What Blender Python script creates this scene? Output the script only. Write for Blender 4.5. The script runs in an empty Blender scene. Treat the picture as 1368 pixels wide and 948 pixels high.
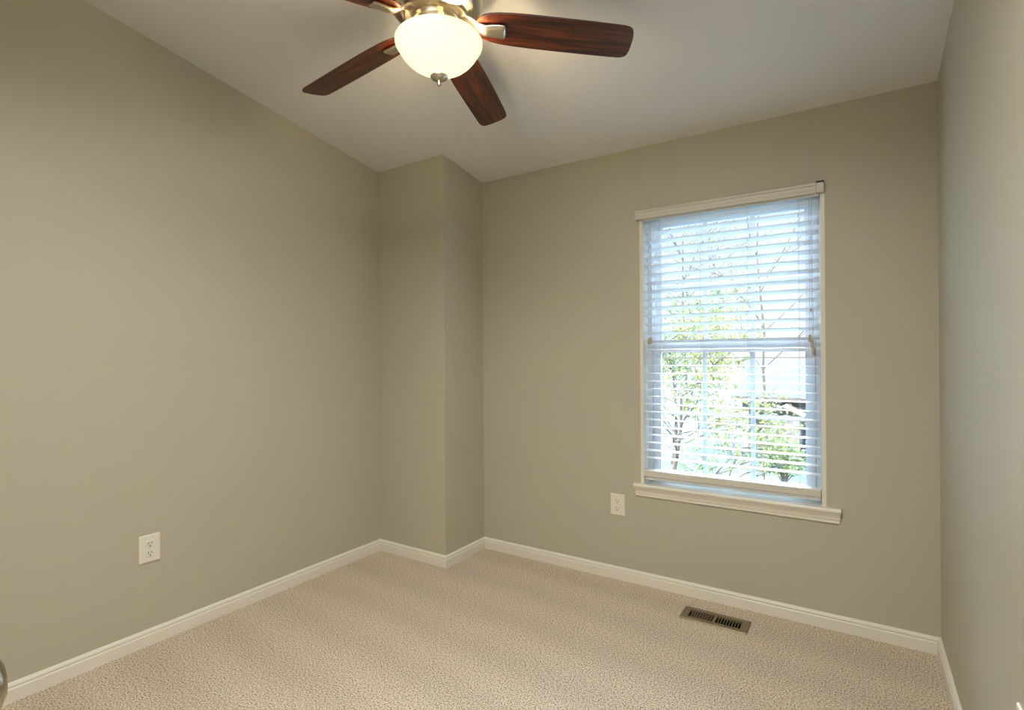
import bpy, bmesh, math, random
from mathutils import Vector, Matrix

sc = bpy.context.scene
PI = math.pi
# ------------------------------------------------------------------ camera
CAM_Z, YAW, PITCH, ROLL, FPX = 1.18471, -0.5755, 0.00076, -0.00642, 712.88
cam = bpy.data.cameras.new('camera')
cam.sensor_fit = 'HORIZONTAL'
cam.sensor_width = 36.0
cam.lens = FPX / 1368.0 * 36.0
cam.clip_start = 0.02
cam.clip_end = 400
cam_o = bpy.data.objects.new('camera', cam)
sc.collection.objects.link(cam_o)
fw = Vector((math.sin(YAW) * math.cos(PITCH), math.cos(YAW) * math.cos(PITCH), math.sin(PITCH)))
rt = Vector((math.cos(YAW), -math.sin(YAW), 0))
up = rt.cross(fw)
r2 = rt * math.cos(ROLL) + up * math.sin(ROLL)
u2 = -rt * math.sin(ROLL) + up * math.cos(ROLL)
M = Matrix((r2, u2, -fw)).transposed().to_4x4()
M.translation = Vector((0, 0, CAM_Z))
cam_o.matrix_world = M
sc.camera = cam_o

# ------------------------------------------------------------------ world, sun, exposure
SKY_LOW, SKY_HIGH = 1.25, 110.0     # sky ahead, above the view, brightened to light the room; dim at the horizon
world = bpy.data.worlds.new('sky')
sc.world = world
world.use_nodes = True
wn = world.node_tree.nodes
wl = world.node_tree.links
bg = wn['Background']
tc = wn.new('ShaderNodeTexCoord')
sep = wn.new('ShaderNodeSeparateXYZ')
wl.new(tc.outputs['Generated'], sep.inputs[0])
rmp = wn.new('ShaderNodeValToRGB')
rmp.color_ramp.elements[0].position = 0.0
rmp.color_ramp.elements[0].color = (0.90, 0.96, 1.0, 1)
rmp.color_ramp.elements[1].position = 0.45
rmp.color_ramp.elements[1].color = (0.46, 0.69, 1.0, 1)
wl.new(sep.outputs['Z'], rmp.inputs[0])
wl.new(rmp.outputs[0], bg.inputs['Color'])
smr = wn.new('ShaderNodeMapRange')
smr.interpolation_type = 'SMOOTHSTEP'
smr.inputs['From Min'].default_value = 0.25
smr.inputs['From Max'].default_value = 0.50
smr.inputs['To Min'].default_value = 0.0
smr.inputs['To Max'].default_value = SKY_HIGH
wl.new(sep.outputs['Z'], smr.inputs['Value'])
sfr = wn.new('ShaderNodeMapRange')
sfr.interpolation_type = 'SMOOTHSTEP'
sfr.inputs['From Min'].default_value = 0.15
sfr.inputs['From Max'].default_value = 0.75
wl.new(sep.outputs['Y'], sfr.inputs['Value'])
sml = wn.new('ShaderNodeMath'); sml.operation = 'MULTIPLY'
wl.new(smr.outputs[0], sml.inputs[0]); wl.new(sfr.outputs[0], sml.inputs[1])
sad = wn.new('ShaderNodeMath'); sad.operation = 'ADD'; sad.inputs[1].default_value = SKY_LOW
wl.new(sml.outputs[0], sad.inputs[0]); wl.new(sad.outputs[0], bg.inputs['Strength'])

sun = bpy.data.lights.new('sun', 'SUN')
sun.energy = 25.0
sun.angle = math.radians(1.0)
sun.color = (1.0, 0.95, 0.86)
sun_o = bpy.data.objects.new('sun', sun)
sun_o.rotation_euler = (math.radians(42), 0, math.radians(-28))
sc.collection.objects.link(sun_o)

# sampling portal in the window opening (emits nothing itself)
por = bpy.data.lights.new('window_portal', 'AREA')
por.shape = 'RECTANGLE'
por.size, por.size_y = 0.83, 1.40
por.cycles.is_portal = True
por_o = bpy.data.objects.new('window_portal', por)
por_o.location = (-0.53, 2.815, 1.22)
por_o.rotation_euler = (math.radians(-90), 0, 0)
sc.collection.objects.link(por_o)

sc.view_settings.view_transform = 'Standard'
sc.view_settings.look = 'None'
sc.view_settings.gamma = 1.0
sc.view_settings.use_curve_mapping = False
sc.view_settings.exposure = 0.14

# added fill light, out of view above the camera, brightening walls and floor
entry = bpy.data.lights.new('entry_fill', 'AREA')
entry.shape = 'DISK'
entry.size = 1.0
entry.spread = math.radians(142)
entry.energy = 55.0
entry.color = (1.0, 0.975, 0.92)
entry_o = bpy.data.objects.new('entry_fill', entry)
entry_o.location = (-0.62, 0.50, 2.56)
entry_o.rotation_euler = Vector((-0.16, 0.20, -0.96)).to_track_quat('-Z', 'Y').to_euler()
sc.collection.objects.link(entry_o)

LAMP_GLOW = 5.0        # emission of the glass bowl
BULB_GLOW = 260.0       # emission of the bulbs in it

# ------------------------------------------------------------------ helpers
def link(o, parent=None):
    sc.collection.objects.link(o)
    if parent is not None:
        o.parent = parent
    return o

def obj(name, bm, mat, parent=None, smooth=False, loc=None):
    me = bpy.data.meshes.new(name)
    bmesh.ops.recalc_face_normals(bm, faces=bm.faces)
    bm.to_mesh(me)
    bm.free()
    if smooth:
        for p in me.polygons:
            p.use_smooth = True
        try:
            me.set_sharp_from_angle(angle=math.radians(38))
        except Exception:
            pass
    mats = mat if isinstance(mat, (list, tuple)) else [mat]
    for m in mats:
        me.materials.append(m)
    o = bpy.data.objects.new(name, me)
    if loc is not None:
        o.location = loc
    return link(o, parent)

def empty(name, loc, rotz=0.0):
    o = bpy.data.objects.new(name, None)
    o.empty_display_size = 0.1
    o.location = loc
    o.rotation_euler = (0, 0, rotz)
    return link(o)

def tag(o, label=None, cat=None, group=None, kind=None):
    if label: o['label'] = label
    if cat: o['category'] = cat
    if group: o['group'] = group
    if kind: o['kind'] = kind
    return o

def struct(o, label=None, cat=None):
    return tag(o, label, cat, None, 'structure')

def box(bm, x0, x1, y0, y1, z0, z1, bev=0.0, seg=2, mi=0):
    vs = [bm.verts.new((x, y, z)) for x in (x0, x1) for y in (y0, y1) for z in (z0, z1)]
    idx = [(0, 1, 3, 2), (4, 6, 7, 5), (0, 4, 5, 1), (2, 3, 7, 6), (0, 2, 6, 4), (1, 5, 7, 3)]
    fs = []
    for i in idx:
        f = bm.faces.new([vs[j] for j in i])
        f.material_index = mi
        fs.append(f)
    if bev > 0:
        es = list({e for f in fs for e in f.edges})
        r = bmesh.ops.bevel(bm, geom=es, offset=bev, segments=seg, profile=0.5, affect='EDGES')
        for f in r['faces']:
            f.material_index = mi
    return vs

def prism(bm, pts, ext):
    """closed polygon pts (3D list) extruded by vector ext"""
    a = [bm.verts.new(p) for p in pts]
    b = [bm.verts.new(Vector(p) + Vector(ext)) for p in pts]
    bm.faces.new(a)
    bm.faces.new(list(reversed(b)))
    n = len(a)
    for i in range(n):
        bm.faces.new((a[i], a[(i + 1) % n], b[(i + 1) % n], b[i]))

def loft(bm, rings, close_ends=True, closed=True):
    R = [[bm.verts.new(p) for p in r] for r in rings]
    n = len(R[0])
    for i in range(len(R) - 1):
        for j in range(n if closed else n - 1):
            bm.faces.new((R[i][j], R[i][(j + 1) % n], R[i + 1][(j + 1) % n], R[i + 1][j]))
    if close_ends:
        bm.faces.new(list(reversed(R[0])))
        bm.faces.new(R[-1])
    return R

def lathe(bm, prof, seg=48, c=(0, 0, 0), axis='Z', cap0=True, cap1=True):
    rings = []
    for r, z in prof:
        ring = []
        for k in range(seg):
            a = 2 * PI * k / seg
            x, y = r * math.cos(a), r * math.sin(a)
            p = (x, y, z) if axis == 'Z' else ((x, z, y) if axis == 'Y' else (z, x, y))
            ring.append((p[0] + c[0], p[1] + c[1], p[2] + c[2]))
        rings.append(ring)
    R = [[bm.verts.new(p) for p in r] for r in rings]
    for i in range(len(R) - 1):
        for j in range(seg):
            bm.faces.new((R[i][j], R[i][(j + 1) % seg], R[i + 1][(j + 1) % seg], R[i + 1][j]))
    if cap0: bm.faces.new(list(reversed(R[0])))
    if cap1: bm.faces.new(R[-1])

def tube(bm, pts, rad, seg=8):
    pts = [Vector(p) for p in pts]
    rads = rad if isinstance(rad, (list, tuple)) else [rad] * len(pts)
    rings = []
    for i, p in enumerate(pts):
        t = (pts[min(i + 1, len(pts) - 1)] - pts[max(i - 1, 0)]).normalized()
        ref = Vector((0, 0, 1)) if abs(t.z) < 0.9 else Vector((1, 0, 0))
        a = t.cross(ref).normalized()
        b = t.cross(a)
        rings.append([p + (a * math.cos(2 * PI * k / seg) + b * math.sin(2 * PI * k / seg)) * rads[i] for k in range(seg)])
    loft(bm, rings)

# ------------------------------------------------------------------ materials
def mat(name, col, rough=0.5, metal=0.0, spec=0.5, **kw):
    m = bpy.data.materials.new(name)
    m.use_nodes = True
    b = m.node_tree.nodes['Principled BSDF']
    b.inputs['Base Color'].default_value = (*col, 1)
    b.inputs['Roughness'].default_value = rough
    b.inputs['Metallic'].default_value = metal
    b.inputs['Specular IOR Level'].default_value = spec
    return m

def nodes(m):
    return m.node_tree.nodes, m.node_tree.links, m.node_tree.nodes['Principled BSDF']

def add_noise_bump(m, scale, strength, dist=0.001, detail=3.0):
    n, l, b = nodes(m)
    t = n.new('ShaderNodeTexCoord')
    no = n.new('ShaderNodeTexNoise')
    no.inputs['Scale'].default_value = scale
    no.inputs['Detail'].default_value = detail
    bu = n.new('ShaderNodeBump')
    bu.inputs['Strength'].default_value = strength
    bu.inputs['Distance'].default_value = dist
    l.new(t.outputs['Object'], no.inputs['Vector'])
    l.new(no.outputs['Fac'], bu.inputs['Height'])
    l.new(bu.outputs['Normal'], b.inputs['Normal'])
    return no

WALL = mat('greige_wall_paint', (0.505, 0.475, 0.372), 0.5, spec=0.35)
add_noise_bump(WALL, 180, 0.08, 0.0008)
CEIL = mat('flat_white_ceiling_paint', (0.76, 0.755, 0.735), 0.85, spec=0.2)
add_noise_bump(CEIL, 220, 0.06, 0.0008)
TRIM = mat('semigloss_white_trim', (0.80, 0.76, 0.66), 0.35)
add_noise_bump(TRIM, 60, 0.03, 0.0006)
PLATE = mat('white_outlet_plastic', (0.80, 0.755, 0.66), 0.3)
DARK = mat('dark_slot', (0.02, 0.018, 0.015), 0.6)
SCREW = mat('painted_screw', (0.62, 0.60, 0.54), 0.35, 0.3)
VINYL = mat('white_vinyl_frame', (0.80, 0.83, 0.86), 0.35)
SLAT = mat('white_faux_wood_slat', (0.80, 0.82, 0.83), 0.4)
n_, l_, b_ = nodes(SLAT)
VAL = mat('white_valance', (0.66, 0.625, 0.545), 0.4)
CORD = mat('grey_white_cord', (0.55, 0.54, 0.50), 0.8)
TASSEL = mat('beige_tassel', (0.45, 0.40, 0.30), 0.5)
REGM = mat('brown_register_metal', (0.22, 0.17, 0.10), 0.45, 0.3)
REGIN = mat('black_duct', (0.01, 0.01, 0.011), 0.8)
DOORP = mat('white_door_paint', (0.78, 0.75, 0.68), 0.4)
KNOB = mat('satin_nickel_knob', (0.45, 0.40, 0.32), 0.25, 1.0)

NICKEL = mat('brushed_nickel', (0.62, 0.57, 0.48), 0.28, 1.0)
n, l, b = nodes(NICKEL)
t = n.new('ShaderNodeTexCoord'); mp = n.new('ShaderNodeMapping'); mp.inputs['Scale'].default_value = (20, 20, 700)
no = n.new('ShaderNodeTexNoise'); no.inputs['Scale'].default_value = 1.0; no.inputs['Detail'].default_value = 2
bu = n.new('ShaderNodeBump'); bu.inputs['Strength'].default_value = 0.08; bu.inputs['Distance'].default_value = 0.0005
l.new(t.outputs['Object'], mp.inputs[0]); l.new(mp.outputs[0], no.inputs['Vector'])
l.new(no.outputs['Fac'], bu.inputs['Height']); l.new(bu.outputs[0], b.inputs['Normal'])

# dark cherry blade: grain runs along the blade (local X)
WOOD = mat('dark_cherry_wood', (0.1, 0.02, 0.01), 0.32)
n, l, b = nodes(WOOD)
t = n.new('ShaderNodeTexCoord'); mp = n.new('ShaderNodeMapping'); mp.inputs['Scale'].default_value = (4, 70, 30)
no = n.new('ShaderNodeTexNoise'); no.inputs['Scale'].default_value = 1.0; no.inputs['Detail'].default_value = 5; no.inputs['Distortion'].default_value = 0.6
cr = n.new('ShaderNodeValToRGB')
e = cr.color_ramp.elements
e[0].position = 0.32; e[0].color = (0.010, 0.0022, 0.0012, 1)
e[1].position = 0.72; e[1].color = (0.165, 0.033, 0.008, 1)
k = cr.color_ramp.elements.new(0.5); k.color = (0.050, 0.009, 0.0025, 1)
l.new(t.outputs['Object'], mp.inputs[0]); l.new(mp.outputs[0], no.inputs['Vector'])
l.new(no.outputs['Fac'], cr.inputs[0]); l.new(cr.outputs[0], b.inputs['Base Color'])
b.inputs['Coat Weight'].default_value = 0.25
b.inputs['Coat Roughness'].default_value = 0.2

# glowing alabaster bowl
BOWL = bpy.data.materials.new('glowing_alabaster_glass')
BOWL.use_nodes = True
n = BOWL.node_tree.nodes; l = BOWL.node_tree.links
n.clear()
out = n.new('ShaderNodeOutputMaterial')
tr = n.new('ShaderNodeBsdfTranslucent'); tr.inputs['Color'].default_value = (0.85, 0.74, 0.54, 1)
df = n.new('ShaderNodeBsdfPrincipled'); df.inputs['Base Color'].default_value = (0.72, 0.66, 0.54, 1); df.inputs['Roughness'].default_value = 0.25
mx = n.new('ShaderNodeMixShader'); mx.inputs[0].default_value = 0.5
em = n.new('ShaderNodeEmission'); em.inputs['Color'].default_value = (1.0, 0.88, 0.66, 1); em.inputs['Strength'].default_value = LAMP_GLOW * 0.1
ad = n.new('ShaderNodeAddShader')
t = n.new('ShaderNodeTexCoord'); no = n.new('ShaderNodeTexNoise'); no.inputs['Scale'].default_value = 9; no.inputs['Detail'].default_value = 3; no.inputs['Distortion'].default_value = 1.2
cr = n.new('ShaderNodeValToRGB'); cr.color_ramp.elements[0].color = (0.46, 0.40, 0.29, 1); cr.color_ramp.elements[1].color = (0.54, 0.50, 0.41, 1)
l.new(t.outputs['Object'], no.inputs['Vector']); l.new(no.outputs['Fac'], cr.inputs[0]); l.new(cr.outputs[0], tr.inputs['Color'])
l.new(tr.outputs[0], mx.inputs[1]); l.new(df.outputs[0], mx.inputs[2])
l.new(mx.outputs[0], ad.inputs[0]); l.new(em.outputs[0], ad.inputs[1]); l.new(ad.outputs[0], out.inputs[0])

BULB = mat('lit_bulb', (1, 0.9, 0.75), 0.4)
n, l, b = nodes(BULB)
b.inputs['Emission Color'].default_value = (1.0, 0.78, 0.48, 1)
b.inputs['Emission Strength'].default_value = BULB_GLOW

# carpet
CARPET = mat('beige_cut_pile_carpet', (0.45, 0.37, 0.26), 0.95, spec=0.1)
n, l, b = nodes(CARPET)
t = n.new('ShaderNodeTexCoord')
n1 = n.new('ShaderNodeTexNoise'); n1.inputs['Scale'].default_value = 185; n1.inputs['Detail'].default_value = 3; n1.inputs['Roughness'].default_value = 0.7
n2 = n.new('ShaderNodeTexNoise'); n2.inputs['Scale'].default_value = 2.2; n2.inputs['Detail'].default_value = 3
cr = n.new('ShaderNodeValToRGB')
e = cr.color_ramp.elements
e[0].position = 0.39; e[0].color = (0.10, 0.072, 0.036, 1)
e[1].position = 0.60; e[1].color = (0.88, 0.755, 0.59, 1)
k = e.new(0.46); k.color = (0.59, 0.488, 0.352, 1)
# vacuum tracks: soft slanted bands where the pile was brushed the other way
mp = n.new('ShaderNodeMapping'); mp.inputs['Rotation'].default_value = (0, 0, math.radians(94))
wv = n.new('ShaderNodeTexWave'); wv.wave_type = 'BANDS'; wv.inputs['Scale'].default_value = 1.15
wv.inputs['Distortion'].default_value = 2.2; wv.inputs['Detail'].default_value = 2; wv.inputs['Detail Scale'].default_value = 0.8
mix = n.new('ShaderNodeMix'); mix.data_type = 'RGBA'; mix.blend_type = 'MULTIPLY'; mix.inputs[0].default_value = 1.0
mr = n.new('ShaderNodeMapRange'); mr.inputs['From Min'].default_value = 0.25; mr.inputs['From Max'].default_value = 0.75; mr.inputs['To Min'].default_value = 0.96; mr.inputs['To Max'].default_value = 1.04
ma = n.new('ShaderNodeMath'); ma.operation = 'ADD'
ms = n.new('ShaderNodeMath'); ms.operation = 'MULTIPLY'; ms.inputs[1].default_value = 0.5
l.new(t.outputs['Object'], n1.inputs['Vector']); l.new(t.outputs['Object'], n2.inputs['Vector'])
l.new(t.outputs['Object'], mp.inputs[0]); l.new(mp.outputs[0], wv.inputs['Vector'])
l.new(n1.outputs['Fac'], cr.inputs[0])
l.new(wv.outputs['Fac'], ma.inputs[0]); l.new(n2.outputs['Fac'], ma.inputs[1]); l.new(ma.outputs[0], ms.inputs[0])
l.new(ms.outputs[0], mr.inputs['Value'])
l.new(cr.outputs[0], mix.inputs[6]); l.new(mr.outputs[0], mix.inputs[7])
l.new(mix.outputs[2], b.inputs['Base Color'])
bu = n.new('ShaderNodeBump'); bu.inputs['Strength'].default_value = 0.9; bu.inputs['Distance'].default_value = 0.006
l.new(n1.outputs['Fac'], bu.inputs['Height']); l.new(bu.outputs[0], b.inputs['Normal'])
b.inputs['Sheen Weight'].default_value = 0.15

# clear glass pane: Fresnel mix of clear and mirror
GLASS = bpy.data.materials.new('clear_window_glass')
GLASS.use_nodes = True
n = GLASS.node_tree.nodes; l = GLASS.node_tree.links
n.clear()
out = n.new('ShaderNodeOutputMaterial'); tp = n.new('ShaderNodeBsdfTransparent'); tp.inputs[0].default_value = (0.95, 0.97, 0.97, 1)
gl = n.new('ShaderNodeBsdfGlossy'); gl.inputs['Roughness'].default_value = 0.02
fr = n.new('ShaderNodeFresnel'); fr.inputs['IOR'].default_value = 1.45
mx = n.new('ShaderNodeMixShader')
l.new(fr.outputs[0], mx.inputs[0]); l.new(tp.outputs[0], mx.inputs[1]); l.new(gl.outputs[0], mx.inputs[2]); l.new(mx.outputs[0], out.inputs[0])

def leafmat(name, c0, c1):
    m = bpy.data.materials.new(name)
    m.use_nodes = True
    n = m.node_tree.nodes; l = m.node_tree.links
    b = n['Principled BSDF']; b.inputs['Roughness'].default_value = 0.6
    t = n.new('ShaderNodeTexCoord'); no = n.new('ShaderNodeTexNoise'); no.inputs['Scale'].default_value = 3.5
    cr = n.new('ShaderNodeValToRGB')
    cr.color_ramp.elements[0].position = 0.35; cr.color_ramp.elements[0].color = (*c0, 1)
    cr.color_ramp.elements[1].position = 0.65; cr.color_ramp.elements[1].color = (*c1, 1)
    tr = n.new('ShaderNodeBsdfTranslucent'); mx = n.new('ShaderNodeMixShader'); mx.inputs[0].default_value = 0.25
    l.new(t.outputs['Object'], no.inputs['Vector']); l.new(no.outputs['Fac'], cr.inputs[0])
    l.new(cr.outputs[0], b.inputs['Base Color']); l.new(cr.outputs[0], tr.inputs['Color'])
    l.new(b.outputs[0], mx.inputs[1]); l.new(tr.outputs[0], mx.inputs[2])
    l.new(mx.outputs[0], n['Material Output'].inputs[0])
    return m
LEAF_Y = leafmat('yellow_green_leaf', (0.11, 0.125, 0.03), (0.28, 0.27, 0.09))
LEAF_G = leafmat('green_leaf', (0.05, 0.10, 0.025), (0.16, 0.23, 0.07))
BARK = mat('brown_bark', (0.10, 0.085, 0.078), 0.9)
GRASS = mat('lawn_grass', (0.011, 0.016, 0.005), 0.95)
no = add_noise_bump(GRASS, 8, 0.5, 0.05)
SIDING = mat('pale_siding', (0.20, 0.195, 0.22), 0.7)
ROOF = mat('pale_grey_shingles', (0.018, 0.017, 0.021), 0.85)
add_noise_bump(ROOF, 20, 0.4, 0.02)
RAKE = mat('brown_rake_board', (0.085, 0.06, 0.05), 0.7)
FENCEM = mat('weathered_fence_wood', (0.03, 0.027, 0.025), 0.85)

# ------------------------------------------------------------------ room shell
XL, XR = -2.46672, 0.26739        # left / right wall faces
XC, YC = -1.94634, 2.30462        # boxed-out corner: right face, front face
YW = 2.67325                      # window wall face
YB = 0.0835                        # back wall face (beside the door)
KS = -0.15909                     # ceiling slope
def cz(y): return 2.44 + KS * (y - 1.5)
T = 0.10

def wall_prism(name, x0, x1, y0, y1, z0=0.0):
    bm = bmesh.new()
    pts = [(x0, y0, z0), (x0, y1, z0), (x0, y1, cz(y1)), (x0, y0, cz(y0))]
    prism(bm, pts, (x1 - x0, 0, 0))
    return obj(name, bm, WALL)

YE = -1.10                        # back of the entry nook
struct(wall_prism('wall_left', XL - T, XL, -0.025, YW + 0.13))
struct(wall_prism('wall_corner', XL, XC, YC, YW + 0.13))
struct(wall_prism('wall_right', XR, XR + T, YE - T, YW + 0.13))
# window wall with its opening
OX0, OX1, OZ0, OZ1 = -0.945, -0.118, 0.505, 1.925
bm = bmesh.new()
y0, y1 = YW, YW + 0.13
for (a, c, zb, zt) in ((XC, OX0, 0, None), (OX1, XR, 0, None), (OX0, OX1, 0, OZ0), (OX0, OX1, OZ1, None)):
    z0a = z0b = zb
    ta = cz(y0) if zt is None else zt
    tb = cz(y1) if zt is None else zt
    prism(bm, [(a, y0, zb), (a, y1, zb), (a, y1, tb), (a, y0, ta)], (c - a, 0, 0))
bmesh.ops.remove_doubles(bm, verts=bm.verts, dist=1e-5)
struct(obj('wall_front', bm, WALL))
# back wall beside the camera, with a closed door; entry nook behind the camera
DX0, DX1, DZ = -1.285, -0.555, 2.04
bm = bmesh.new()
for (a, c, zb) in ((XL, DX0, 0), (DX1, -0.47, 0), (DX0, DX1, DZ)):
    prism(bm, [(a, YB - 0.12, zb), (a, YB, zb), (a, YB, cz(YB)), (a, YB - 0.12, cz(YB - 0.12))], (c - a, 0, 0))
bmesh.ops.remove_doubles(bm, verts=bm.verts, dist=1e-5)
struct(obj('wall_back', bm, WALL))
bm = bmesh.new()
prism(bm, [(-0.57, YE, 0), (-0.57, YB - 0.12, 0), (-0.57, YB - 0.12, cz(YB - 0.12)), (-0.57, YE, cz(YE))], (0.10, 0, 0))
prism(bm, [(-0.57, YE - T, 0), (-0.57, YE, 0), (-0.57, YE, cz(YE)), (-0.57, YE - T, cz(YE - T))], (XR + 0.57, 0, 0))
struct(obj('wall_entry', bm, WALL))
bm = bmesh.new()
ya, yb = YE - T, YW + 0.13
prism(bm, [(XL - T, ya, cz(ya)), (XL - T, yb, cz(yb)), (XL - T, yb, cz(yb) + 0.1), (XL - T, ya, cz(ya) + 0.1)], (XR - XL + 2 * T, 0, 0))
struct(obj('ceiling', bm, CEIL))

# floor with the duct hole of the register cut out
RX0, RX1, RY0, RY1 = -0.6555, -0.4315, 2.4475, 2.5185
bm = bmesh.new()
gx = [XL - T, RX0, RX1, XR + T]
gy = [ya, RY0, RY1, yb]
for i in range(3):
    for j in range(3):
        if i == 1 and j == 1: continue
        box(bm, gx[i], gx[i + 1], gy[j], gy[j + 1], -0.06, 0.0)
bmesh.ops.remove_doubles(bm, verts=bm.verts, dist=1e-5)
seen = {}
for f in list(bm.faces):
    key = tuple(sorted(v.index for v in f.verts))
bm.verts.index_update()
for f in list(bm.faces):
    key = tuple(sorted(v.index for v in f.verts))
    seen.setdefault(key, []).append(f)
bmesh.ops.delete(bm, geom=[f for fs in seen.values() if len(fs) > 1 for f in fs], context='FACES')
struct(obj('floor', bm, CARPET))

# baseboards: flat board with a stepped, rounded cap
BH, BT = 0.0657, 0.014
BPROF = [(0, 0.0), (BT, 0.0), (BT, 0.044), (BT - 0.0015, 0.0465), (BT - 0.0035, 0.0475), (BT - 0.0035, 0.0500), (BT - 0.002, 0.0525),
         (BT - 0.0022, 0.0570), (BT - 0.0045, 0.0612), (BT - 0.008, 0.0640), (BT - 0.011, BH), (0, BH)]
def board(name, p0, p1, nrm, m0, m1):
    """p0->p1 along the wall face, nrm into the room, m0/m1 = mitre shift per unit of depth at each end (+ = shorter)"""
    d = (Vector(p1) - Vector(p0)).normalized()
    nv = Vector(nrm)
    bm = bmesh.new()
    ra = [Vector(p0) + nv * o + d * (m0 * o) + Vector((0, 0, z)) for o, z in BPROF]
    rb = [Vector(p1) + nv * o - d * (m1 * o) + Vector((0, 0, z)) for o, z in BPROF]
    loft(bm, [ra, rb])
    return struct(obj(name, bm, TRIM))
board('baseboard_left', (XL, YB, 0), (XL, YC, 0), (1, 0, 0), 1, 1)
board('baseboard_corner', (XL, YC, 0), (XC, YC, 0), (0, -1, 0), 1, -1)
board('baseboard_return', (XC, YC, 0), (XC, YW, 0), (1, 0, 0), -1, 1)
board('baseboard_front', (XC, YW, 0), (XR, YW, 0), (0, -1, 0), 1, 1)
board('baseboard_right', (XR, YW, 0), (XR, YE, 0), (-1, 0, 0), 1, 1)
board('baseboard_back', (DX0 - 0.07, YB, 0), (XL, YB, 0), (0, 1, 0), 0, 1)

# ------------------------------------------------------------------ window
win = empty('window_1', (0, YW, 0))
struct(win)
def wobj(name, bm, m, parent=win, **kw):
    for v in bm.verts: v.co.y -= YW
    return obj(name, bm, m, parent, **kw)
JT = 0.017
# jamb liner boards round the opening
bm = bmesh.new()
box(bm, OX0, OX0 + JT, YW - 0.002, YW + 0.13, OZ0, OZ1, 0.001)
box(bm, OX1 - JT, OX1, YW - 0.002, YW + 0.13, OZ0, OZ1, 0.001)
box(bm, OX0 + JT, OX1 - JT, YW - 0.002, YW + 0.13, OZ1 - JT, OZ1, 0.001)
wobj('jamb', bm, TRIM)
IX0, IX1 = OX0 + JT, OX1 - JT      # -0.928 .. -0.135
FZ0, FZ1 = 0.522, OZ1 - JT         # .522 .. 1.908
# vinyl frame with stepped tracks
bm = bmesh.new()
for (w, ya_, yb_) in ((0.024, 0.072, 0.130), (0.034, 0.094, 0.130)):
    box(bm, IX0, IX0 + w, YW + ya_, YW + yb_, FZ0, FZ1, 0.001)
    box(bm, IX1 - w, IX1, YW + ya_, YW + yb_, FZ0, FZ1, 0.001)
    box(bm, IX0 + w, IX1 - w, YW + ya_, YW + yb_, FZ1 - w, FZ1, 0.001)
    box(bm, IX0 + w, IX1 - w, YW + ya_, YW + yb_, FZ0, FZ0 + w * 0.7, 0.001)
wobj('window_frame', bm, VINYL)
MRZ0, MRZ1 = 1.190, 1.246          # meeting rail
def sash(name, x0, x1, z0, z1, y0, y1, stile, top, bot, midz, bar=0.0):
    bm = bmesh.new()
    box(bm, x0, x0 + stile, y0, y1, z0, z1, 0.002)
    box(bm, x1 - stile, x1, y0, y1, z0, z1, 0.002)
    box(bm, x0 + stile, x1 - stile, y0, y1, z1 - top, z1, 0.002)
    box(bm, x0 + stile, x1 - stile, y0, y1, z0, z0 + bot, 0.002)
    s = wobj(name, bm, VINYL)
    gx0, gx1, gz0, gz1 = x0 + stile, x1 - stile, z0 + bot, z1 - top
    ym = (y0 + y1) / 2
    bm = bmesh.new()
    box(bm, gx0 - 0.004, gx1 + 0.004, ym - 0.002, ym + 0.002, gz0 - 0.004, gz1 + 0.004)
    wobj('glass_pane', bm, GLASS, s)
    bm = bmesh.new()
    for i in (1, 2):
        x = gx0 + (gx1 - gx0) * i / 3
        box(bm, x - 0.0105, x + 0.0105, ym - 0.010, ym - 0.0025, gz0, gz1, 0.003)
    zs = midz
    for i in range(3):
        xa = gx0 + (gx1 - gx0) * i / 3 + (0.0105 if i else 0)
        xb = gx0 + (gx1 - gx0) * (i + 1) / 3 - (0.0105 if i < 2 else 0)
        box(bm, xa, xb, ym - 0.009, ym - 0.003, zs - 0.009, zs + 0.009, 0.002)
    wobj('window_grid', bm, VINYL, s)
    return s
sash('upper_sash', IX0 + 0.036, IX1 - 0.036, MRZ0 + 0.006, FZ1 - 0.036, YW + 0.104, YW + 0.126, 0.032, 0.026, 0.030, 1.535)
lo = sash('lower_sash', IX0 + 0.026, IX1 - 0.026, FZ0 + 0.018, MRZ1, YW + 0.076, YW + 0.102, 0.040, 0.052, 0.045, 0.885)
for sx in (-1, 1):
    bm = bmesh.new()
    xm = (IX0 + IX1) / 2 + sx * 0.25
    box(bm, xm - 0.022, xm + 0.022, YW + 0.080, YW + 0.098, MRZ1, MRZ1 + 0.010, 0.003)
    wobj('sash_latch', bm, VINYL, lo)

# stool and apron: one crown-like moulding under the window
bm = bmesh.new()
SX0, SX1 = -0.977, -0.0635
SP = [(0.0, 0.455), (0.006, 0.455), (0.010, 0.458), (0.010, 0.470), (0.013, 0.472), (0.014, 0.482), (0.018, 0.492), (0.022, 0.498),
      (0.022, 0.503), (0.027, 0.505), (0.029, 0.509), (0.029, 0.516), (0.027, 0.5205), (0.024, 0.522), (0.0, 0.522)]
ra, rb = [], []
for o, z in SP:
    tpr = 0.010 * (0.029 - o) / 0.029 if z < 0.51 else 0.0
    ra.append((SX0 + tpr, YW - o, z)); rb.append((SX1 - tpr, YW - o, z))
loft(bm, [ra, rb])
box(bm, OX0 + JT, OX1 - JT, YW, YW + 0.13, OZ0, 0.522)
struct(obj('trim_1', bm, TRIM, smooth=False))

# ------------------------------------------------------------------ blind
BL = empty('window_blind', (-0.532, YW, 1.90))
tag(BL, 'white two-inch slatted blind, half open, hanging in the window above the sill', 'blind')
def bobj(name, bm, m, parent=BL, **kw):
    for v in bm.verts: v.co -= Vector((-0.532, YW, 1.90))
    return obj(name, bm, m, parent, **kw)
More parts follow.
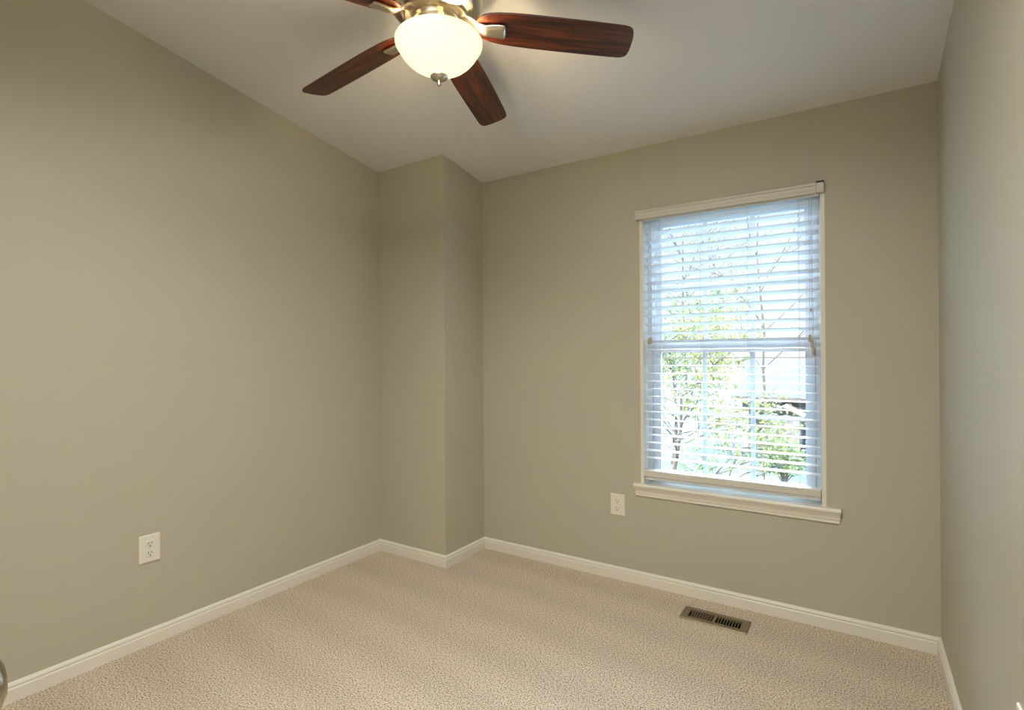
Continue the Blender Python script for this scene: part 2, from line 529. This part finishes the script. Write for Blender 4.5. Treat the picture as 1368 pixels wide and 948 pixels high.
# valance with short return at the left end; small bracket at the right end
bm = bmesh.new()
VX0, VX1 = -0.962, -0.150
pr = [(-0.024, 1.877), (-0.026, 1.884), (-0.026, 1.890), (-0.022, 1.893), (-0.022, 1.908), (-0.027, 1.912), (-0.027, 1.920), (-0.012, 1.920), (-0.012, 1.877)]
loft(bm, [[(VX0, YW + o, z) for o, z in pr], [(VX1, YW + o, z) for o, z in pr]])
box(bm, VX0, VX0 + 0.010, YW - 0.012, YW - 0.0015, 1.877, 1.920)
bobj('valance', bm, VAL)
bm = bmesh.new()
box(bm, -0.1485, -0.1195, YW - 0.024, YW - 0.0015, 1.879, 1.921, 0.001)
br = bobj('mounting_bracket', bm, VAL)
bm = bmesh.new()
box(bm, -0.1490, -0.1190, YW - 0.0255, YW - 0.0015, 1.9212, 1.9275)
tag(bobj('bracket_cap', bm, DARK, br), 'black strip on top of the bracket')
bm = bmesh.new()
box(bm, IX0 + 0.004, IX1 - 0.004, YW - 0.006, YW + 0.048, 1.868, 1.907, 0.002)
bobj('headrail', bm, SLAT)
# slats: crowned two-inch boards
bm = bmesh.new()
PITCHZ = 0.0425
SXA, SXB = IX0 + 0.006, IX1 - 0.006
zc = 1.846
slat_z = []
yc = YW + 0.022
while zc > 0.622:
    slat_z.append(zc)
    zc -= PITCHZ if zc > 1.2 else 0.0394
def slat(bm, z, tilt, y=yc, half=0.0252, th=0.0028):
    rings = []
    top, bot = [], []
    N = 6
    for i in range(N + 1):
        s = -1 + 2 * i / N
        crown = 0.0022 * (1 - s * s)
        yy = y + s * half
        zz = z - s * half * tilt + crown
        top.append((yy, zz + th / 2)); bot.append((yy, zz - th / 2))
    pr = top + bot[::-1]
    loft(bm, [[(SXA, a, b) for a, b in pr], [(SXB, a, b) for a, b in pr]])
for z in slat_z:
    slat(bm, z, 0.20 if z > 1.23 else 0.0)
# spare slats gathered just above and under the bottom rail
for z in (0.5480, 0.5525, 0.5570):
    slat(bm, z, 0.0, y=YW + 0.016)
bobj('slats', bm, SLAT)
bm = bmesh.new()
pr = [(-0.012, 0.5610), (-0.013, 0.566), (-0.013, 0.590), (-0.010, 0.594), (0.038, 0.594), (0.041, 0.590), (0.041, 0.566), (0.039, 0.5610)]
loft(bm, [[(SXA - 0.002, YW + o, z) for o, z in pr], [(SXB + 0.002, YW + o, z) for o, z in pr]])
bobj('bottom_rail', bm, VAL)
for x in (-0.8385, -0.640, -0.428, -0.2196):
    bm = bmesh.new()
    for yy in (yc - 0.0275, yc + 0.0275):
        tube(bm, [(x, yy, 1.87), (x, yy, 1.2), (x, yy, 0.594)], 0.0007, 6)
    for z in slat_z:
        tl = 0.20 if z > 1.23 else 0.0
        tube(bm, [(x, yc - 0.0272, z - 0.003 + 0.0252 * tl), (x, yc + 0.0272, z - 0.003 - 0.0252 * tl)], 0.0005, 4)
    bobj('ladder_cord', bm, CORD)
def pull(x, z, sway):
    bm = bmesh.new()
    yf = YW - 0.010
    tube(bm, [(x, yf, 1.868), (x + sway * 0.3, yf - 0.001, (1.868 + z) / 2), (x + sway, yf - 0.001, z)], 0.0011, 6)
    c = bobj('pull_cord', bm, CORD)
    bm = bmesh.new()
    lathe(bm, [(0.0025, 0.018), (0.0045, 0.015), (0.0060, 0.004), (0.0066, -0.010), (0.0050, -0.016), (0.002, -0.017)], 14, (x + sway, yf - 0.001, z - 0.012))
    bobj('tassel', bm, TASSEL, c, smooth=True)
pull(-0.893, 1.264, -0.001); pull(-0.8840, 1.268, 0.0005)
pull(-0.1765, 1.262, 0.000); pull(-0.1705, 1.236, 0.0035); pull(-0.1655, 1.206, 0.0030)
bm = bmesh.new()
lathe(bm, [(0.001, 0.007), (0.0035, 0.004), (0.004, 0), (0.0035, -0.004), (0.001, -0.007)], 12, (-0.1720, YW - 0.011, 1.375))
bobj('cord_knot', bm, TASSEL, smooth=True)

# ------------------------------------------------------------------ outlets (built facing -Y, then turned)
def outlet(loc, rotz, label):
    root = empty('power_outlet', loc, rotz)
    tag(root, label, 'outlet', 'wall outlets')
    bm = bmesh.new()
    w, h = 0.0395, 0.057
    o2 = [(-w, -h), (w, -h), (w, h), (-w, h)]
    def rr(s, y):
        pts = []
        cw, ch, r = w - s, h - s, 0.003
        for cx_, cz_, a0 in ((cw - r, -ch + r, -90), (cw - r, ch - r, 0), (-cw + r, ch - r, 90), (-cw + r, -ch + r, 180)):
            for q in range(4):
                a = math.radians(a0 + 30 * q)
                pts.append((cx_ + r * math.cos(a), y, cz_ + r * math.sin(a)))
        return pts
    loft(bm, [rr(0, 0), rr(0, -0.0028), rr(0.0012, -0.0045), rr(0.005, -0.0056)])
    obj('cover_plate', bm, PLATE, root)
    for sz in (0.0195, -0.0195):
        bm = bmesh.new()
        ring = []
        for q in range(32):
            a = 2 * PI * q / 32
            x, z = 0.0172 * math.cos(a), 0.0172 * math.sin(a)
            z = max(-0.0142, min(0.0142, z))
            ring.append((x, z))
        loft(bm, [[(x * 1.06, -0.0054, z * 1.06) for x, z in ring], [(x, -0.0072, z) for x, z in ring], [(x * .95, -0.0078, z * .95) for x, z in ring]])
        for v in bm.verts: v.co.z += sz
        rc = obj('receptacle', bm, PLATE, root)
        for (sx, w2, h2) in ((-0.0063, 0.0011, 0.0044), (0.0063, 0.0011, 0.0036)):
            bm = bmesh.new()
            box(bm, sx - w2, sx + w2, -0.0081, -0.0074, sz + 0.0035 - h2, sz + 0.0035 + h2)
            obj('slot', bm, DARK, rc)
        bm = bmesh.new()
        lathe(bm, [(0.0027, -0.0081), (0.0027, -0.0074)], 14, (0, 0, sz - 0.0075), axis='Y')
        obj('ground_hole', bm, DARK, rc)
    bm = bmesh.new()
    lathe(bm, [(0.0030, -0.0052), (0.0030, -0.0062), (0.0022, -0.0068)], 16, (0, 0, 0), axis='Y')
    obj('screw', bm, SCREW, root, smooth=True)
    return root
outlet((-1.0723, YW, 0.3925), 0, 'white duplex outlet low on the wall just left of the window sill')
outlet((XL, 1.0340, 0.3967), math.radians(90), 'white duplex outlet on the long bare left wall above the baseboard')
outlet((XR, 1.413, 0.425), math.radians(-90), 'white outlet cut off by the photo edge at bottom right, on the right wall')

# ------------------------------------------------------------------ floor register
reg = empty('floor_register', (-0.5435, 2.483, 0.0), 0)
tag(reg, 'brown metal floor register with two rows of slots, set in the carpet under the window', 'floor vent')
RW, RD = 0.143, 0.0625
bm = bmesh.new()
def regbox(x0, x1, y0, y1, z0=0.0015, z1=0.006, bev=0.0):
    box(bm, x0, x1, y0, y1, z0, z1, bev)
ix, iy = 0.1100, 0.034
loft(bm, [[(-RW, -RD, 0.001), (RW, -RD, 0.001), (RW, RD, 0.001), (-RW, RD, 0.001)],
          [(-RW + .004, -RD + .004, 0.006), (RW - .004, -RD + .004, 0.006), (RW - .004, RD - .004, 0.006), (-RW + .004, RD - .004, 0.006)],
          [(-ix, -iy, 0.006), (ix, -iy, 0.006), (ix, iy, 0.006), (-ix, iy, 0.006)],
          [(-ix, -iy, -0.004), (ix, -iy, -0.004), (ix, iy, -0.004), (-ix, iy, -0.004)]], close_ends=False)
regbox(-0.0055, 0.0055, -iy, iy, -0.003, 0.0058)
obj('grille_frame', bm, REGM, reg)
for side in (-1, 1):
    bm = bmesh.new()
    xa, xb = (-ix, -0.0055) if side < 0 else (0.0055, ix)
    N = 9
    for i in range(1, N):
        x = xa + (xb - xa) * i / N
        lean = 0.004 * side
        a = [(x - 0.0012 - lean, -iy, -0.010), (x + 0.0012 - lean, -iy, -0.010), (x + 0.0014, -iy, 0.0048), (x - 0.0014, -iy, 0.0048)]
        loft(bm, [a, [(p[0], iy, p[2]) for p in a]])
    tag(obj('louvre_bank', bm, REGM, reg), 'row of slots left of the centre bar' if side < 0 else 'row of slots right of the centre bar')
bm = bmesh.new()
box(bm, -0.1115, 0.1115, -0.034, 0.034, -0.055, -0.050)
for s in (-1, 1):
    box(bm, s * 0.1115 - 0.0005, s * 0.1115 + 0.0005, -0.034, 0.034, -0.052, -0.004)
    box(bm, -0.1115, 0.1115, s * 0.0345 - 0.0005, s * 0.0345 + 0.0005, -0.052, -0.004)
obj('duct_boot', bm, REGIN, reg)

# ------------------------------------------------------------------ ceiling fan
FX, FY, FZ = -1.1467, 1.3263, 2.2153
fan = empty('ceiling_fan', (FX, FY, FZ))
tag(fan, 'brushed nickel ceiling fan with five dark cherry blades and a lit glass bowl', 'ceiling fan')
A0 = 0.6191850925
zc_ = cz(FY) - FZ
# canopy on the sloped ceiling, stub rod, motor housing
bm = bmesh.new()
prof = [(0.020, zc_ - 0.060), (0.045, zc_ - 0.055), (0.066, zc_ - 0.035), (0.074, zc_ - 0.012), (0.075, zc_ + 0.010)]
lathe(bm, prof, 48)
for v in bm.verts:
    if v.co.z > zc_ + 0.005: v.co.z = zc_ + KS * v.co.y
obj('canopy', bm, NICKEL, fan, smooth=True)
bm = bmesh.new()
lathe(bm, [(0.014, 0.19), (0.014, zc_ - 0.058)], 24)
obj('downrod', bm, NICKEL, fan, smooth=True)
bm = bmesh.new()
lathe(bm, [(0.078, 0.066), (0.100, 0.066), (0.104, 0.070), (0.106, 0.076), (0.126, 0.078), (0.138, 0.084), (0.147, 0.096), (0.150, 0.112), (0.150, 0.128),
           (0.146, 0.132), (0.146, 0.136), (0.150, 0.140), (0.148, 0.156), (0.138, 0.172), (0.112, 0.186), (0.070, 0.194), (0.030, 0.198)], 72)
mh = obj('motor_housing', bm, NICKEL, fan, smooth=True)
# light fitter (switch cup and pan)
BX, BY, BZ = 0.008, 0.004, -0.013
bm = bmesh.new()
lathe(bm, [(0.070, 0.0665), (0.074, 0.062), (0.074, 0.046), (0.080, 0.042), (0.088, 0.036), (0.090, 0.026), (0.086, 0.020), (0.050, 0.016), (0.020, 0.014)], 64)
ft = obj('light_fitter', bm, NICKEL, fan, smooth=True)
bm = bmesh.new()
lathe(bm, [(0.004, 0.015), (0.004, -0.105)], 12, (BX, BY, 0))
obj('centre_rod', bm, NICKEL, ft, smooth=True)
for s in (-1, 1):
    bm = bmesh.new()
    lathe(bm, [(0.006, 0.028), (0.013, 0.020), (0.019, 0.008), (0.021, -0.004), (0.018, -0.016), (0.010, -0.023), (0.002, -0.025)], 20, (BX + s * 0.045, BY + s * 0.020, -0.022))
    obj('bulb', bm, BULB, ft, smooth=True)
# glass bowl: rolled rim, bell-shaped wall, inner skin
bm = bmesh.new()
outp = [(0.1345, 0.006), (0.1385, 0.006), (0.1410, 0.002), (0.1410, -0.005), (0.1390, -0.012), (0.1350, -0.018), (0.1290, -0.028), (0.1200, -0.042),
        (0.1080, -0.056), (0.0930, -0.069), (0.0750, -0.080), (0.0550, -0.088), (0.0350, -0.093), (0.0120, -0.095)]
inn = [(0.0120, -0.090), (0.035, -0.088), (0.055, -0.083), (0.074, -0.075), (0.091, -0.064), (0.105, -0.052), (0.1165, -0.039), (0.1255, -0.025), (0.1315, -0.014), (0.1340, -0.004), (0.1345, 0.006)]
lathe(bm, outp + inn, 80, cap0=False, cap1=False)
for v in bm.verts: v.co += Vector((BX, BY, BZ))
bmesh.ops.remove_doubles(bm, verts=bm.verts, dist=1e-5)
bowl = obj('lamp_bowl', bm, BOWL, fan, smooth=True)
bm = bmesh.new()
lathe(bm, [(0.004, 0.006), (0.026, 0.005), (0.0285, 0.002), (0.0285, -0.001), (0.025, -0.005), (0.014, -0.009), (0.0065, -0.012), (0.0055, -0.016),
           (0.0072, -0.021), (0.0064, -0.027), (0.0036, -0.031), (0.0008, -0.032)], 32, (BX, BY, BZ - 0.1115))
obj('finial', bm, NICKEL, bowl, smooth=True)
# blades and irons
BW = [(.132, .016), (.135, .026), (.142, .036), (.155, .045), (.175, .052), (.205, .0575), (.25, .0610), (.31, .0625), (.40, .0630), (.50, .0625),
      (.58, .0615), (.610, .0605), (.624, .0575), (.633, .0520), (.638, .0440), (.641, .0300), (.6425, .012)]
TAN = math.tan(math.radians(14))
def bz(r): return 0.045 * (1 - (r - .13) / .51)
def make_blade():
    bm = bmesh.new()
    rings = []
    for r, w in BW:
        ring = []
        ns = 8
        for i in range(ns + 1):
            y = -w + 2 * w * i / ns
            ring.append((r, y, bz(r) - y * TAN + 0.0028))
        for i in range(ns, -1, -1):
            y = -w + 2 * w * i / ns
            ring.append((r, y, bz(r) - y * TAN - 0.0028))
        rings.append(ring)
    loft(bm, rings)
    bl = obj('blade', bm, WOOD, fan, smooth=True)
    # arm: flat flared bracket sweeping from the motor under the blade root
    bm = bmesh.new()
    S = [(.075, .071, .020, .0050, 0.0), (.100, .068, .019, .0060, 0.0), (.120, .056, .018, .0070, .25), (.140, .040, .0185, .0075, .6), (.160, bz(.16) - .0120, .020, .0075, .9),
         (.180, bz(.18) - .0110, .0225, .0072, 1), (.200, bz(.20) - .0105, .0245, .0070, 1), (.215, bz(.215) - .0102, .0250, .0068, 1), (.222, bz(.222) - .0098, .0235, .0060, 1), (.225, bz(.225) - .0090, .0190, .0045, 1)]
    rings = []
    for r, z, w, h, tw in S:
        ring = []
        for q in range(20):
            a = 2 * PI * q / 20
            y = w * math.copysign(abs(math.cos(a)) ** 0.6, math.cos(a))
            zz = h * math.copysign(abs(math.sin(a)) ** 0.8, math.sin(a))
            ring.append((r, y, z + zz - y * TAN * tw))
        rings.append(ring)
    loft(bm, rings)
    ir = obj('blade_iron', bm, NICKEL, bl, smooth=True)
    return bl
proto = make_blade()
def copy_part(o, parent):
    c = o.copy()
    sc.collection.objects.link(c)
    c.parent = parent
    for ch in list(o.children):
        copy_part(ch, c)
    return c
proto.rotation_euler = (0, 0, A0)
for k in range(1, 5):
    c = copy_part(proto, fan)
    c.rotation_euler = (0, 0, A0 + k * 2 * PI / 5)

# ------------------------------------------------------------------ door beside the camera (only its knob reaches into the frame)
door = empty('door_1', (DX0, YB, 0))
struct(door)
def dobj(name, bm, m, parent=door, **kw):
    for v in bm.verts: v.co -= Vector((DX0, YB, 0))
    return obj(name, bm, m, parent, **kw)
bm = bmesh.new()
box(bm, DX0 + 0.003, DX1 - 0.003, YB - 0.040, YB - 0.005, 0.012, DZ - 0.003, 0.002)
for (za, zb) in ((0.20, 0.86), (1.05, 1.90)):
    for (xa, xb) in ((DX0 + .11, DX0 + .33), (DX0 + .40, DX1 - .11)):
        box(bm, xa, xb, YB - 0.008, YB - 0.001, za, zb, 0.003)
dobj('door_panel', bm, DOORP)
bm = bmesh.new()
box(bm, DX0 - 0.065, DX0, YB, YB + 0.012, 0, DZ + 0.065, 0.003)
box(bm, DX1, DX1 + 0.062, YB, YB + 0.012, 0, DZ + 0.065, 0.003)
box(bm, DX0, DX1, YB, YB + 0.012, DZ, DZ + 0.065, 0.003)
dobj('door_casing', bm, TRIM)
bm = bmesh.new()
KX, KZ = -0.622, 0.908
lathe(bm, [(0.031, -0.005), (0.031, -0.001), (0.028, 0.003), (0.014, 0.006), (0.011, 0.010), (0.011, 0.026), (0.016, 0.031), (0.024, 0.036), (0.0275, 0.043),
           (0.0275, 0.051), (0.024, 0.058), (0.016, 0.0625), (0.004, 0.064)], 40, (KX, YB, KZ), axis='Y')
dobj('door_knob', bm, KNOB, smooth=True)

# ------------------------------------------------------------------ outdoors
GZ = -3.2
bm = bmesh.new()
box(bm, -60, 40, YW + 0.6, 120, GZ - 0.2, GZ)
struct(obj('lawn', bm, GRASS))

def leaf(bm, p, size, rnd):
    d = Vector((rnd.uniform(-1, 1), rnd.uniform(-1, 1), rnd.uniform(-1, .6))).normalized()
    s = d.cross(Vector((rnd.uniform(-1, 1), rnd.uniform(-1, 1), rnd.uniform(-1, 1)))).normalized()
    nn = d.cross(s)
    a = bm.verts.new(p); c = bm.verts.new(p + d * size)
    m1 = bm.verts.new(p + d * size * .5 + s * size * .28 + nn * size * .1)
    m2 = bm.verts.new(p + d * size * .5 - s * size * .28 + nn * size * .1)
    bm.faces.new((a, m1, c)); bm.faces.new((a, c, m2))

def tree(name, label, loc, height, spread, leafm, nleaf, lsize, seed, group, trunk_r=0.06, levels=4, zlow=0.2, cat='tree'):
    rnd = random.Random(seed)
    root = empty(name, loc)
    tag(root, label, cat, group)
    bw = bmesh.new()
    tips = []
    def grow(p, d, L, r, lev):
        pts, rs = [p], [r]
        q = p
        for i in range(4):
            d = (d + Vector((rnd.uniform(-.22, .22), rnd.uniform(-.22, .22), rnd.uniform(-.08, .14)))).normalized()
            q = q + d * (L / 4)
            pts.append(q); rs.append(r * (1 - .14 * (i + 1)))
            if lev <= 2: tips.append((q.copy(), lev))
        tube(bw, pts, rs, 6 if lev > 1 else 4)
        if lev == 0: return
        n = rnd.choice((3, 4)) if lev > 1 else 3
        for i in range(n):
            at = pts[rnd.choice((2, 3, 4))]
            az = rnd.uniform(0, 2 * PI)
            sp = Vector((math.cos(az), math.sin(az), 0))
            nd = (d * rnd.uniform(.5, .9) + sp * spread * rnd.uniform(.6, 1.1) + Vector((0, 0, .15))).normalized()
            grow(at, nd, L * rnd.uniform(.55, .75), r * .52, lev - 1)
    # main stem with side limbs all the way up
    stem = [Vector((0, 0, 0))]
    x = Vector((0, 0, 0))
    H = height
    for i in range(8):
        x = x + Vector((rnd.uniform(-.10, .10), rnd.uniform(-.10, .10), H * .75 / 8))
        stem.append(x)
    tube(bw, stem, [trunk_r * (1 - .09 * i) for i in range(9)], 8)
    for i in range(1, 9):
        if stem[i].z < H * zlow: continue
        for q in range(2):
            az = rnd.uniform(0, 2 * PI)
            d = Vector((math.cos(az) * spread, math.sin(az) * spread, rnd.uniform(.35, .9))).normalized()
            grow(stem[i], d, H * rnd.uniform(.16, .26), trunk_r * .42 * (1 - .06 * i), levels - 1)
    obj('branches', bw, BARK, root)
    bl = bmesh.new()
    for i in range(nleaf):
        p, lv = rnd.choice(tips)
        leaf(bl, p + Vector((rnd.gauss(0, .07), rnd.gauss(0, .07), rnd.gauss(0, .07))), lsize * rnd.uniform(.6, 1.3), rnd)
    obj('foliage', bl, leafm, root)
    return root
def shrub(name, label, loc, rx, rz, leafm, nleaf, lsize, seed, group):
    rnd = random.Random(seed)
    root = empty(name, loc)
    tag(root, label, 'shrub', group)
    bw = bmesh.new()
    ends = []
    for i in range(26):
        az = rnd.uniform(0, 2 * PI); q = rnd.uniform(.2, 1)
        e_ = Vector((math.cos(az) * rx * q, math.sin(az) * rx * q, rz * rnd.uniform(.5, 1.0) * math.sqrt(max(.05, 1.1 - q * q))))
        m_ = e_ * .5 + Vector((0, 0, .12 * rz))
        tube(bw, [(0, 0, 0), m_, e_], [.02, .012, .005], 5)
        ends.append((m_, e_))
    obj('branches', bw, BARK, root)
    bl = bmesh.new()
    for i in range(nleaf):
        m_, e_ = rnd.choice(ends)
        p = m_.lerp(e_, rnd.uniform(0, 1.05)) + Vector((rnd.gauss(0, .10), rnd.gauss(0, .10), rnd.gauss(0, .08)))
        leaf(bl, p, lsize * rnd.uniform(.6, 1.3), rnd)
    obj('foliage', bl, leafm, root)
    return root

G1 = 'trees outside the window'
tree('garden_tree', 'leafy yellow-green tree outside filling the left half of the lower window', (-2.25, 8.3, GZ), 5.0, .9, LEAF_Y, 8000, .06, 3, G1, .07, 4, .25)
tree('garden_tree', 'sparse twiggy tree outside behind the right upper half of the window', (-2.1, 15.2, GZ), 10.6, .75, LEAF_Y, 500, .07, 11, G1, .05, 4, .3)
tree('garden_tree', 'green bushy tree outside at the lower left corner of the window', (-6.3, 21.5, GZ), 6.6, .9, LEAF_G, 5200, .10, 23, G1, .08, 4, .15)
tree('garden_tree', 'tall bare-topped tree far outside behind the upper left of the window', (-10.0, 38.0, GZ), 17.0, .8, LEAF_Y, 500, .11, 31, G1, .12, 4, .3)
G2 = 'shrubs outside the window'
shrub('garden_shrub', 'pale green shrub outside seen at the lower left of the window', (-2.95, 11.6, GZ), 0.8, 2.6, LEAF_G, 4000, .07, 5, G2)
shrub('garden_shrub', 'yellowish shrub outside seen at the lower middle of the window', (-1.25, 11.0, GZ), 0.8, 1.6, LEAF_Y, 3000, .06, 6, G2)
shrub('garden_shrub', 'dark green shrub outside in front of the pale house gable', (-2.1, 20.0, GZ), 0.9, 1.75, LEAF_G, 1800, .10, 7, G2)

# pale house across the lawn
hs = empty('house', (-2.5, 27.0, GZ))
tag(hs, 'pale house with a low brown-edged gable outside, behind the trees at the right', 'house')
bm = bmesh.new()
box(bm, -2.1, 7.5, 0, 7, 0, 2.30)
box(bm, -0.75, 0.45, -2.0, 0, 0, 1.78)
prism(bm, [(-0.75, -2.0, 1.78), (0.45, -2.0, 1.78), (-0.15, -2.0, 2.08)], (0, 2.0, 0))
obj('house_wall', bm, SIDING, hs)
bm = bmesh.new()
prism(bm, [(-2.5, -0.4, 2.30), (-2.5, 3.5, 3.95), (-2.5, 7.4, 2.30), (-2.5, 7.4, 2.42), (-2.5, 3.5, 4.12), (-2.5, -0.4, 2.42)], (10.5, 0, 0))
obj('roof', bm, ROOF, hs)
bm = bmesh.new()
prism(bm, [(-0.92, -2.2, 1.72), (-0.15, -2.2, 2.10), (0.62, -2.2, 1.72), (0.62, -2.2, 1.78), (-0.15, -2.2, 2.17), (-0.92, -2.2, 1.78)], (0, 2.3, 0))
obj('gable_roof', bm, RAKE, hs)
bm = bmesh.new()
box(bm, -2.5, 8.0, -0.46, -0.40, 2.30, 2.40)
obj('gutter', bm, RAKE, hs)
for i, x in enumerate((-1.8, 3.4, 5.2)):
    bm = bmesh.new()
    box(bm, x, x + 0.8, -0.03, 0.02, 0.8, 1.8)
    obj('window', bm, DARK, hs)
# low board fence
fn = empty('garden_fence', (-0.6, 13.5, GZ))
tag(fn, 'weathered low board fence outside at the lower right of the window', 'fence')
bm = bmesh.new()
for i in range(16):
    box(bm, -1.2 + i * 0.16, -1.2 + i * 0.16 + 0.13, 0, 0.03, 0.05, 1.15)
obj('fence_boards', bm, FENCEM, fn)
bm = bmesh.new()
for z in (0.25, 0.85):
    box(bm, -1.2, 1.33, 0.03, 0.07, z, z + 0.09)
obj('fence_rail', bm, FENCEM, fn)
